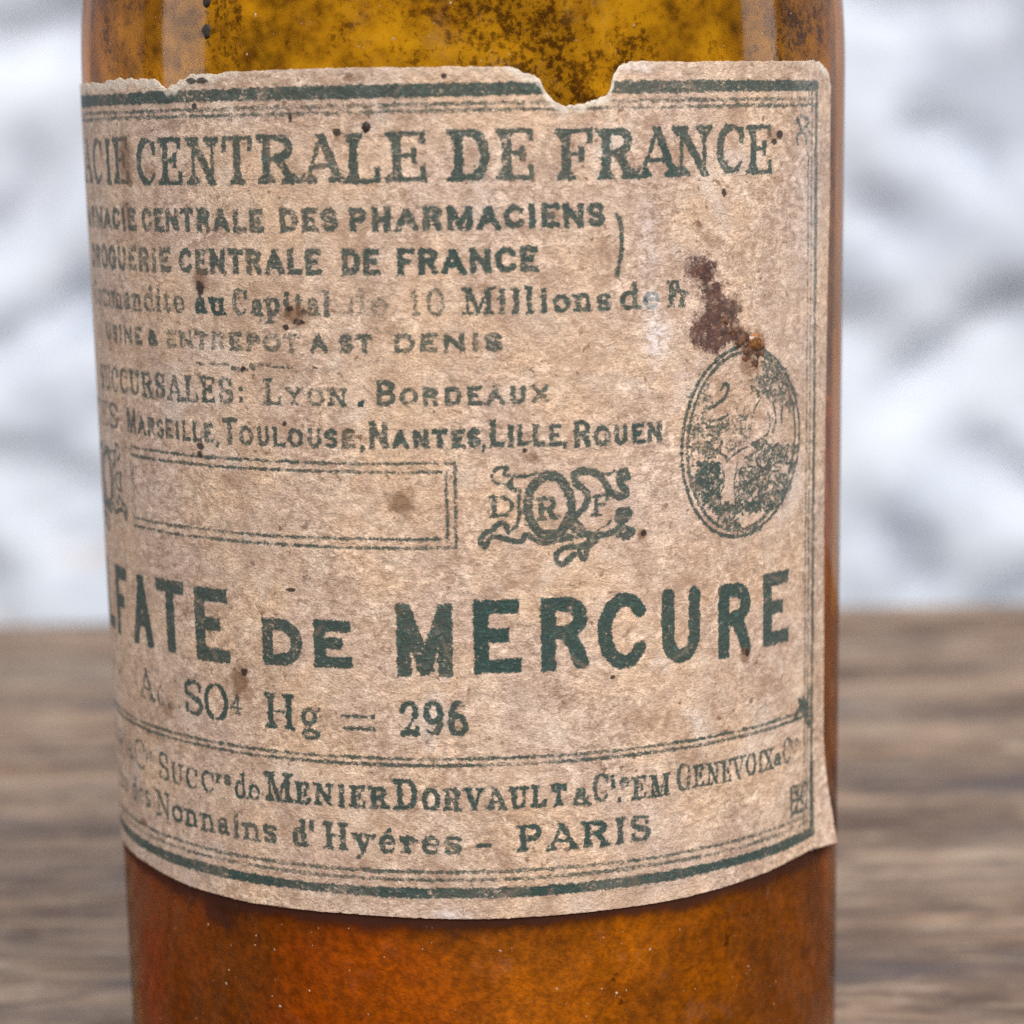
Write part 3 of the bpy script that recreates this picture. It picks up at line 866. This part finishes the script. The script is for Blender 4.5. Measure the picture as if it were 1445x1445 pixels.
# --- SULFATE DE MERCURE
B1 = dict(serif=False, T=.66, wear=.16)
RM = (620, 849.5, 953)
letters([('M', 554, 643), ('E', 664, 737), ('R', 755, 833)], RM, **B1)
letters([('C', 844, 914), ('U', 928, 992)], (880, 838, 945), **B1)
letters([('R', 1008, 1061)], (1035, 820, 924), **B1)
letters([('E', 1070, 1110)], (1090, 808, 910), **B1)
letters([('D', 368, 429), ('E', 438, 497)], (430, 874, 941), serif=False, T=.56, wear=.16)
RS = (300, 829, 932)
letters([('F', 166, 183), ('A', 190, 216), ('T', 224, 262), ('E', 273, 325)], RS, **B1)
ua = ux(164, hit(300, 880)[1])
for i, c in enumerate('LUS'):
    word(c, 0, 0, RS, ulr=(ua - 4.4 - 5.6 * i, ua - 5.6 * i), **B1)

# --- formula
FR = (440, 981, 1032)
word('A', 201, 220, (210, 944, 987), T=.2, t=.12, wear=.32)
word('c', 223, 234, (230, 950, 996), T=.17, t=.10, wear=.65)
word('.', 237, 245, (240, 955, 999), T=.2, wear=.5)
word('S', 262, 289, (275, 958, 1008), T=.27, t=.16, wear=.2)
word('O', 290, 324, (305, 964, 1016), T=.27, t=.15, wear=.18)
word('4', 327, 343, (335, 979, 1008), T=.17, t=.13, wear=.3)
word('H', 373, 418, FR, T=.30, t=.14, wear=.22)
word('g', 424, 455, FR, T=.22, t=.13, wear=.3)
word('=', 481, 532, (505, 990, 1040), T=.19, wear=.5)
word('296', 563, 662, (610, 989, 1039), T=.27, t=.15, wear=.26, gap=.1)

# --- maker's lines
ML = (566, 1098, 1140)
sc = dict(small=.74, T=.26, t=.15)
word('ER', 165, 178, (230, 1062, 1099), wear=.6, T=.18, t=.1)
word('&', 182, 193, (230, 1066, 1092), wear=.5, T=.15)
word('C', 193, 209, (230, 1056, 1099), wear=.4, T=.17, t=.1)
word('ie', 208, 220, (230, 1060, 1078), wear=.5, T=.13, t=.08)
word('Succ', 226, 305, (250, 1066, 1106), wear=.22, small=.76, T=.2, t=.11)
word('rs', 306, 328, (315, 1084, 1106), wear=.35, T=.16, t=.1)
word('de', 332, 369, (350, 1092, 1127), wear=.2, T=.17, t=.10)
word('Menier', 376, 549, (460, 1094, 1137), wear=.22, **sc)
word('Dorvault', 559, 799, (680, 1099, 1143), wear=.26, **sc)
word('&', 808, 834, (820, 1110, 1136), wear=.2, T=.2)
word('C', 835, 858, (845, 1090, 1132), wear=.25, T=.2, t=.12)
word('ie', 859, 888, (872, 1090, 1112), wear=.25, T=.16, t=.1)
word('.', 868, 876, (872, 1090, 1130), wear=.2, T=.16)
word('EM', 891, 944, (915, 1093, 1126), wear=.3, T=.22, t=.12)
word('Genevoix', 953, 1089, (1010, 1067, 1106), wear=.36, small=.82, T=.2, t=.11)
word('&', 1090, 1101, (1095, 1062, 1080), wear=.3, T=.16)
word('C', 1102, 1114, (1106, 1040, 1078), wear=.4, T=.17, t=.1)
word('ie', 1113, 1125, (1118, 1036, 1054), wear=.4, T=.12, t=.08)
PR = (560, 1166, 1205)
word('Rue', 0, 0, (240, 1118, 1150), ulr=(ux(186, -58) - 6.6, ux(186, -58) - .8), wear=.6, T=.17, t=.1)
word('des', 189, 215, (200, 1098, 1133), wear=.5, T=.19, t=.11)
word('Nonnains', 223, 393, (300, 1136, 1174), wear=.36, T=.22, t=.13, gap=.1)
word("d'", 414, 446, (440, 1156, 1195), wear=.3, T=.26, t=.14)
word('Hy\xe8res', 457, 652, (560, 1164, 1204), wear=.30, T=.25, t=.14)
word('-', 672, 694, (680, 1166, 1206), wear=.3, T=.22)
word('PARIS', 729, 918, (800, 1160, 1198), wear=.22, T=.27, t=.15, gap=.14)

# ------------------------------------------------------------------ stains and painted sheen on the paper
GU, GZ = np.meshgrid(gu, gz)
ST = {k: np.zeros((NZ, NU), dtype=np.float32) for k in ('stain_brown', 'stain_violet', 'stain_dark', 'sheen_scuff')}


def stain(kind, x, y, rx, ry=None, amt=1.0):
    ry = ry or rx
    u, z = hit(x, y)
    ru = max(abs(hit(x + rx, y)[0] - u), .12)
    rz = max(abs(hit(x, y + ry)[1] - z), .12)
    d = np.hypot((GU - u) / ru, (GZ - z) / rz)
    ST[kind] = np.maximum(ST[kind], amt * np.clip(1.35 - d * .85, 0, 1).astype(np.float32))


for a in ((627, 107, 4.5), (517, 179, 7, 8), (476, 187, 6), (272, 114, 8, 5), (287, 114, 8, 5), (284, 406, 6, 11), (285, 630, 5, 6), (284, 640, 4, 6), (410, 435, 5, 4),
          (423, 454, 9, 5), (405, 462, 5, 4), (430, 440, 4), (1098, 190, 5, 7), (1090, 200, 5), (907, 752, 4, 5), (1052, 921, 3, 6), (863, 955, 4, 3), (403, 598, 4, 4), (613, 580, 2.5),
          (346, 948, 5, 6), (740, 635, 4), (276, 150, 4, 5), (411, 165, 3, 7), (1020, 272, 4, 6), (412, 832, 7, 3), (345, 520, 4)):
    stain('stain_dark', *a)
for a in ((180, 300, 14, 30, .5), (160, 480, 14, 26, .5), (230, 560, 20, 12, .45), (300, 330, 16, 14, .5), (420, 240, 22, 12, .45), (640, 115, 26, 10, .5), (830, 165, 26, 12, .5), (930, 300, 26, 30, .4), (860, 350, 26, 26, .45), (950, 380, 22, 30, .45), (700, 420, 22, 14, .35), (760, 590, 26, 12, .4), (590, 500, 30, 12, .35), (990, 330, 20, 20, .4), (1080, 420, 14, 16, .4), (567, 708, 24, 26, .75), (990, 385, 16, 18, .7), (1062, 486, 17, 20, 1), (1058, 514, 17, 20, .75), (1040, 470, 18, 14, .8), (420, 445, 26, 20, .8), (340, 960, 16, 30, .8),
          (285, 395, 12, 18, .8), (180, 225, 12, 50, .75), (215, 240, 12, 16, .6), (1030, 430, 16, 18, .55), (905, 755, 8, 10, .9), (240, 1000, 14, 18, .6), (480, 195, 18, 10, .6),
          (900, 640, 18, 16, .55), (750, 645, 16, 10, .7), (800, 990, 22, 16, .55), (560, 860, 16, 10, .5), (500, 110, 20, 8, .6), (250, 175, 30, 12, .5), (745, 225, 20, 18, .45),
          (1050, 925, 8, 12, .9), (490, 610, 14, 18, .5), (205, 1160, 6, 8, .8), (1088, 190, 14, 14, .6), (880, 220, 26, 20, .4), (620, 640, 30, 14, .35), (330, 110, 20, 8, .5)):
    stain('stain_brown', *a)
for a in ((990, 382, 24, 26, .95), (1004, 415, 22, 22, .8), (1016, 442, 26, 24, 1.15), (1002, 466, 30, 32, 1.15), (1034, 474, 22, 16, .85), (1060, 488, 15, 15, .7)):
    stain('stain_violet', *a)

for a in ((926, 478, 15, 34, .85), (918, 430, 12, 28, .5), (915, 340, 12, 60, .3), (1140, 300, 14, 200, .25), (640, 1290, 30, 6, .6), (900, 95, 20, 8, .5)):  # sheen streak painted in pale colour, then pale margin and edge scuffs
    stain('sheen_scuff', *a)

# ------------------------------------------------------------------ bottle
def body_r(zrel):
    """outer radius (m) at a height in m relative to the camera; shoulder, neck and lip above"""
    z = zrel
    if z <= 0.005:
        r = R0 * (1 + TAPER * z)
        base = z + H
        if base < 0.004:
            t = 1 - base / 0.004
            r -= 0.004 * (1 - math.sqrt(max(0, 1 - t * t)))
        return r
    rb, rn = R0 * (1 + TAPER * .005), 0.0130
    t = min((z - .005) / .030, 1.0)
    return rn + (rb - rn) * math.sqrt(max(0.0, 1 - t ** 2.5))


bottle = bpy.data.objects.new('glass_bottle', None)
C.objects.link(bottle)
bottle['label'] = 'amber pharmacy bottle with a torn green printed paper label'
bottle['category'] = 'bottle'

zs = list(np.linspace(0, .004, 7)) + list(np.linspace(.005, H + .005, 170)) + list(H + .005 + .030 * (1 - np.cos(np.linspace(.05, math.pi / 2, 40))) ** .8)
zs[-1] = H + .035
zs = sorted(set(round(float(v), 6) for v in zs))
prof = [(0.0001, .003), (.016, .003), (.026, .0008)] + [(body_r(z - H), z) for z in zs]
top = H + .035
prof += [(.0130, top + .004), (.0129, top + .016), (.0150, top + .017), (.0168, top + .0190), (.0170, top + .0215), (.0160, top + .0235), (.0135, top + .0245), (.0110, top + .0240), (.0098, top + .022), (.0096, top + .004)]
GN = 512
V, Fc = lathe(prof, GN)
# hand-blown: a hair out of round
ang = np.arctan2(V[:, 0], -V[:, 1])
glass = mesh_obj('glass_body', V, Fc, mat_glass(), bottle)
# painted shadow band under the label's lower margin, mixed with dark old glue
zz = (V[:, 2] - H) * 1000
uu = ang * 35
gl = np.zeros(len(V))
edge = -64.9
dd = edge - zz
n = vnoise(uu * .16 + 50, uu * 0 + 2.5, 91)
n2 = vnoise(uu * .5 + 50, uu * 0 + 8.5, 93)
gl = np.clip(1.25 - dd / (1.2 + 1.6 * n ** 2 + .6 * n2), 0, 1.2) * (dd > -1.2)
for x, y, r, a in ((300, 1285, 26, .95), (318, 1300, 18, .9), (1150, 1240, 14, .6), (1142, 1340, 20, .62), (1135, 1370, 18, .6), (500, 1310, 30, .6), (640, 1315, 40, .55), (795, 100, 40, .35), (240, 105, 24, .4)):
    cu, cz = hit(x, y)
    ru = max(abs(hit(x + r, y)[0] - cu), abs(hit(x - r, y)[0] - cu) * .8)
    gl = np.maximum(gl, a * np.clip(1.2 - np.hypot((uu - cu) / ru, (zz - cz) / (r / 15.0)), 0, 1))
gl *= (np.abs(uu) < 75)
fattr(glass, 'glue_shade', gl)

# caked powder in the lower part, a film of it on the empty upper part; the glass is about 1.3 mm thick
WALLT = 0.0008
PZ = H - .026
pz = list(np.linspace(.0055, PZ, 60))
pprof = [(.0001, .0045), (.026, .0045)] + [(body_r(z - H) - WALLT, z) for z in pz] + [(.024, PZ + .002), (.012, PZ + .0035), (.0001, PZ + .003)]
V2, F2 = lathe(pprof, 160)
mesh_obj('powder', V2, F2, mat_powder(), bottle)
fz = [PZ + .0006 + (H + .034 - PZ) * t for t in np.linspace(0, 1, 70)]
V3, F3 = lathe([(max(body_r(z - H) - WALLT, .011), z) for z in fz], 200)
mesh_obj('powder_film', V3, F3, mat_film(), bottle)

# ------------------------------------------------------------------ label sheet
tpx = [(119, 119), (150, 116), (175, 113), (201, 110), (218, 112), (228, 118), (234, 124), (241, 124), (252, 120), (259, 115), (270, 106.5), (300, 104), (332, 101.5), (429, 97), (540, 95), (660, 94),
       (716, 94), (732, 97), (746, 104), (757, 112), (764, 120), (771, 131), (778.5, 138.5), (787, 146), (796.6, 150.5), (812.6, 149), (830, 145), (845, 140.5), (855, 134), (861, 124), (863, 112), (866, 105),
       (871, 97), (877, 91.5), (889, 86.5), (960, 87), (1041, 86.5), (1110, 86.5), (1146, 85.8), (1157, 90), (1163, 97), (1167, 106), (1169, 118)]
tp = [hit(x, y) for x, y in tpx]
tp[0] = (-44.0, tp[1][1] - .1)
tu = np.array([-80, -60] + [p[0] for p in tp] + [60])
tz = np.array([5.2, 5.1] + [p[1] for p in tp] + [tp[-1][1]])
ztop = np.interp(gu, tu, tz) + .11 * (vnoise(gu * 2.1 + 40, gu * 0 + .5, 5) - .5) + .10 * (vnoise(gu * 6 + 40, gu * 0 + 1.5, 6) - .5)
roughleft = np.clip((-18 - gu) / 4, 0, 1)
steep = np.convolve(np.clip(np.abs(np.gradient(np.interp(gu, tu, tz), STEP)) / .25, 0, 1), np.ones(25) / 25, 'same')
ztop += steep * (.50 * (vnoise(gu * 1.7 + 33, gu * 0 + 4.5, 9) - .5) + .30 * (vnoise(gu * 4.6 + 33, gu * 0 + 6.5, 10) - .5))
ztop += roughleft * .45 * (vnoise(gu * .9 + 80, gu * 0 + 3.5, 8) - .5)
bpx = [(212, 1219), (266, 1248), (356, 1273), (500, 1289), (660, 1296.5), (720, 1295), (841, 1285), (961, 1267), (1081, 1229.5), (1122, 1209)]
bp = [hit(x, y) for x, y in bpx]
zbot = np.interp(gu, [p[0] for p in bp], [p[1] for p in bp]) + .07 * (vnoise(gu * 3 + 40, gu * 0 + .5, 15) - .5)
rpx = [(1169, 200), (1168, 300), (1165, 410), (1163, 521), (1161, 700), (1160.6, 800), (1160, 960)]
rp = [hit(x, y) for x, y in rpx]
uright = np.interp(gz, [p[1] for p in rp[::-1]], [p[0] for p in rp[::-1]]) + .07 * (vnoise(gz * 3 + 70, gz * 0 + .5, 25) - .5)
ur_b = float(np.median(uright))
MU = np.minimum(GU, uright[:, None])
MZ = np.minimum(np.maximum(GZ, zbot[None, :]), ztop[None, :])
inside = (GU < uright[:, None]) & (GZ > zbot[None, :]) & (GZ < ztop[None, :])
q = grid_faces(NZ, NU)
keep = inside.ravel()[q].any(1)
q = q[keep]
used = np.unique(q)
remap = np.full(NZ * NU, -1, dtype=np.int64)
remap[used] = np.arange(len(used))
q = remap[q]
mu, mz = MU.ravel()[used], MZ.ravel()[used]
# lifted lower corner, slight cockle, paper off the glass by 0.16 mm
lift = 1.5 * np.clip((mu - (ur_b - 4.2)) / 4.2, 0, 1.2) ** 1.6 * np.clip((-54.5 - mz) / 10.5, 0, 1) ** 1.5
cock = .07 * (fbm(mu * .22 + 60, mz * .22 + 60, 51, 3) - .5) + .03 * (fbm(mu * 1.3 + 60, mz * 1.3 + 60, 57, 2) - .5)
edge_d = np.minimum(ztop[np.clip(((mu - U0) / STEP).astype(int), 0, NU - 1)] - mz, 3)


def on_glass(mu, mz, off):
    r = R0 * (1 + TAPER * np.minimum(mz, 5.0) / 1000) + off / 1000
    ph = mu / 1000 / R0
    return np.stack([r * np.sin(ph), -r * np.cos(ph), H + mz / 1000], -1)


P = on_glass(mu, mz, .17 + cock + lift)
# border edges -> skirt down to the glass gives the sheet its thickness
ed = np.concatenate([q[:, [0, 1]], q[:, [1, 2]], q[:, [2, 3]], q[:, [3, 0]]])
key = np.sort(ed, 1)
kk = key[:, 0] * (NZ * NU) + key[:, 1]
uq, idx, cnt = np.unique(kk, return_index=True, return_counts=True)
be = ed[idx[cnt == 1]]
bv = np.unique(be)
bm = np.full(len(used), -1, dtype=np.int64)
bm[bv] = len(used) + np.arange(len(bv))
P2 = on_glass(mu[bv], mz[bv], np.maximum(.02, .02 + lift[bv]))
side = np.stack([be[:, 1], be[:, 0], bm[be[:, 0]], bm[be[:, 1]]], -1)
VV = np.concatenate([P, P2])
FF = np.concatenate([q, side])
lab = mesh_obj('paper_label', VV, FF, mat_paper(), bottle)
lab['label'] = 'stained beige paper label with green French lettering and torn upper edge'
ext = lambda a: np.concatenate([a, a[bv]])
fattr(lab, 'ink_distance', ext(np.clip(INK.ravel()[used], -1, 1)))
fattr(lab, 'ink_wear', ext(WEAR.ravel()[used]))
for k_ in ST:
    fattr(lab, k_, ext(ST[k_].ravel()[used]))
slope = np.abs(np.gradient(np.interp(gu, tu, tz), STEP))
torn = np.clip(slope / .25, 0, 1)
torn = np.maximum(torn, roughleft * .9)
torn = np.convolve(torn, np.ones(9) / 9, 'same')
ti = np.clip(((mu - U0) / STEP).astype(int), 0, NU - 1)
te = np.clip(1 - edge_d / (.30 + 1.3 * vnoise(mu * 1.2 + 30, mz * 0 + .5, 71)), 0, 1) * np.clip(torn[ti] + .15, 0, 1)
fattr(lab, 'torn_edge', ext(te))
pc = np.stack([mu, mz, np.zeros_like(mu)], -1)
pc = np.concatenate([pc, pc[bv]]).astype(np.float32)
lab.data.attributes.new('paper_coord', 'FLOAT_VECTOR', 'POINT').data.foreach_set('vector', pc.ravel())


# ------------------------------------------------------------------ small things stuck to the bottle
def blob(name, x, y, ru, rz, hgt, off, mat, seed, nr=5, na=14, rag=.22):
    """irregular low dome sitting on the bottle's side (sizes in mm)"""
    r = random.Random(seed)
    u0, z0 = hit(x, y)
    wob = [1 + r.uniform(-rag, rag) for _ in range(na)]
    uu_, zz_, hh_ = [u0], [z0], [hgt]
    for i in range(1, nr + 1):
        f = i / nr
        for j in range(na):
            a = 2 * math.pi * j / na
            uu_.append(u0 + ru * f * wob[j] * math.cos(a))
            zz_.append(z0 + rz * f * wob[j] * math.sin(a))
            hh_.append(hgt * math.sqrt(max(0, 1 - f * f)) * (1 + r.uniform(-.15, .15)))
    P = on_glass(np.array(uu_), np.array(zz_), off + np.array(hh_))
    Fq = [(0, 1 + j, 1 + (j + 1) % na) for j in range(na)]
    for i in range(nr - 1):
        for j in range(na):
            a, b = 1 + i * na, 1 + (i + 1) * na
            Fq.append((a + j, b + j, b + (j + 1) % na, a + (j + 1) % na))
    return mesh_obj(name, P, Fq, mat, bottle)


tar = mat_plain('dark_tar', (0.020, 0.011, 0.007), .65)
resin = mat_plain('amber_resin', (0.34, 0.135, 0.035), .35, 2200, .75, .5)
crust = mat_plain('brown_crust', (0.15, 0.060, 0.024), .7, 2600, .75)
blob('tar_spot', 291, 44, .48, .62, .25, .0, tar, 1)
blob('tar_spot', 291, 2, .42, .55, .25, .0, tar, 2)
blob('tar_spot', 517, 179, .36, .44, .22, .15, tar, 3)
blob('resin_drop', 1066, 481, 1.05, .9, .55, .12, resin, 4)
for i, (x, y, r_) in enumerate(((1048, 478, .55), (1056, 496, .6), (1068, 498, .5), (1050, 506, .42), (1062, 512, .45), (1040, 486, .4), (1032, 468, .45), (1072, 488, .35), (1022, 452, .45))):
    blob('crust_flake', x, y, r_ * 1.25, r_, .13, .14, crust, 20 + i, 3, 11, .55)

# pale dust flecks on the glass, too small to pick out
dr = random.Random(11)
dv, df = [], []
for i in range(150):
    if i < 40:
        x, y = dr.uniform(130, 1180), dr.uniform(2, 90)
    else:
        x, y = dr.uniform(195, 1165), dr.uniform(1225, 1440)
    u, z = hit(x, y)
    if z > -66 and z < 5.6:
        continue
    s = dr.choice((.035, .05, .05, .07, .12)) * dr.uniform(.7, 1.3)
    k0 = len(dv)
    for j in range(5):
        a = 2 * math.pi * j / 5 + dr.uniform(-.4, .4)
        rr = s * dr.uniform(.6, 1.4)
        uu_, zz_ = u + rr * math.cos(a) * dr.uniform(.6, 1.2), z + rr * math.sin(a)
        r = body_r(zz_ / 1000) + .00004
        dv.append((r * math.sin(uu_ / 35), -r * math.cos(uu_ / 35), H + zz_ / 1000))
    r = body_r(z / 1000) + .0001
    dv.append((r * math.sin(u / 35), -r * math.cos(u / 35), H + z / 1000))
    for j in range(5):
        df.append((k0 + j, k0 + (j + 1) % 5, k0 + 5))
dust = mesh_obj('dust_flecks', dv, df, mat_plain('pale_dust', (0.55, 0.40, 0.28), .9), bottle, smooth=False)
dust['kind'] = 'stuff'
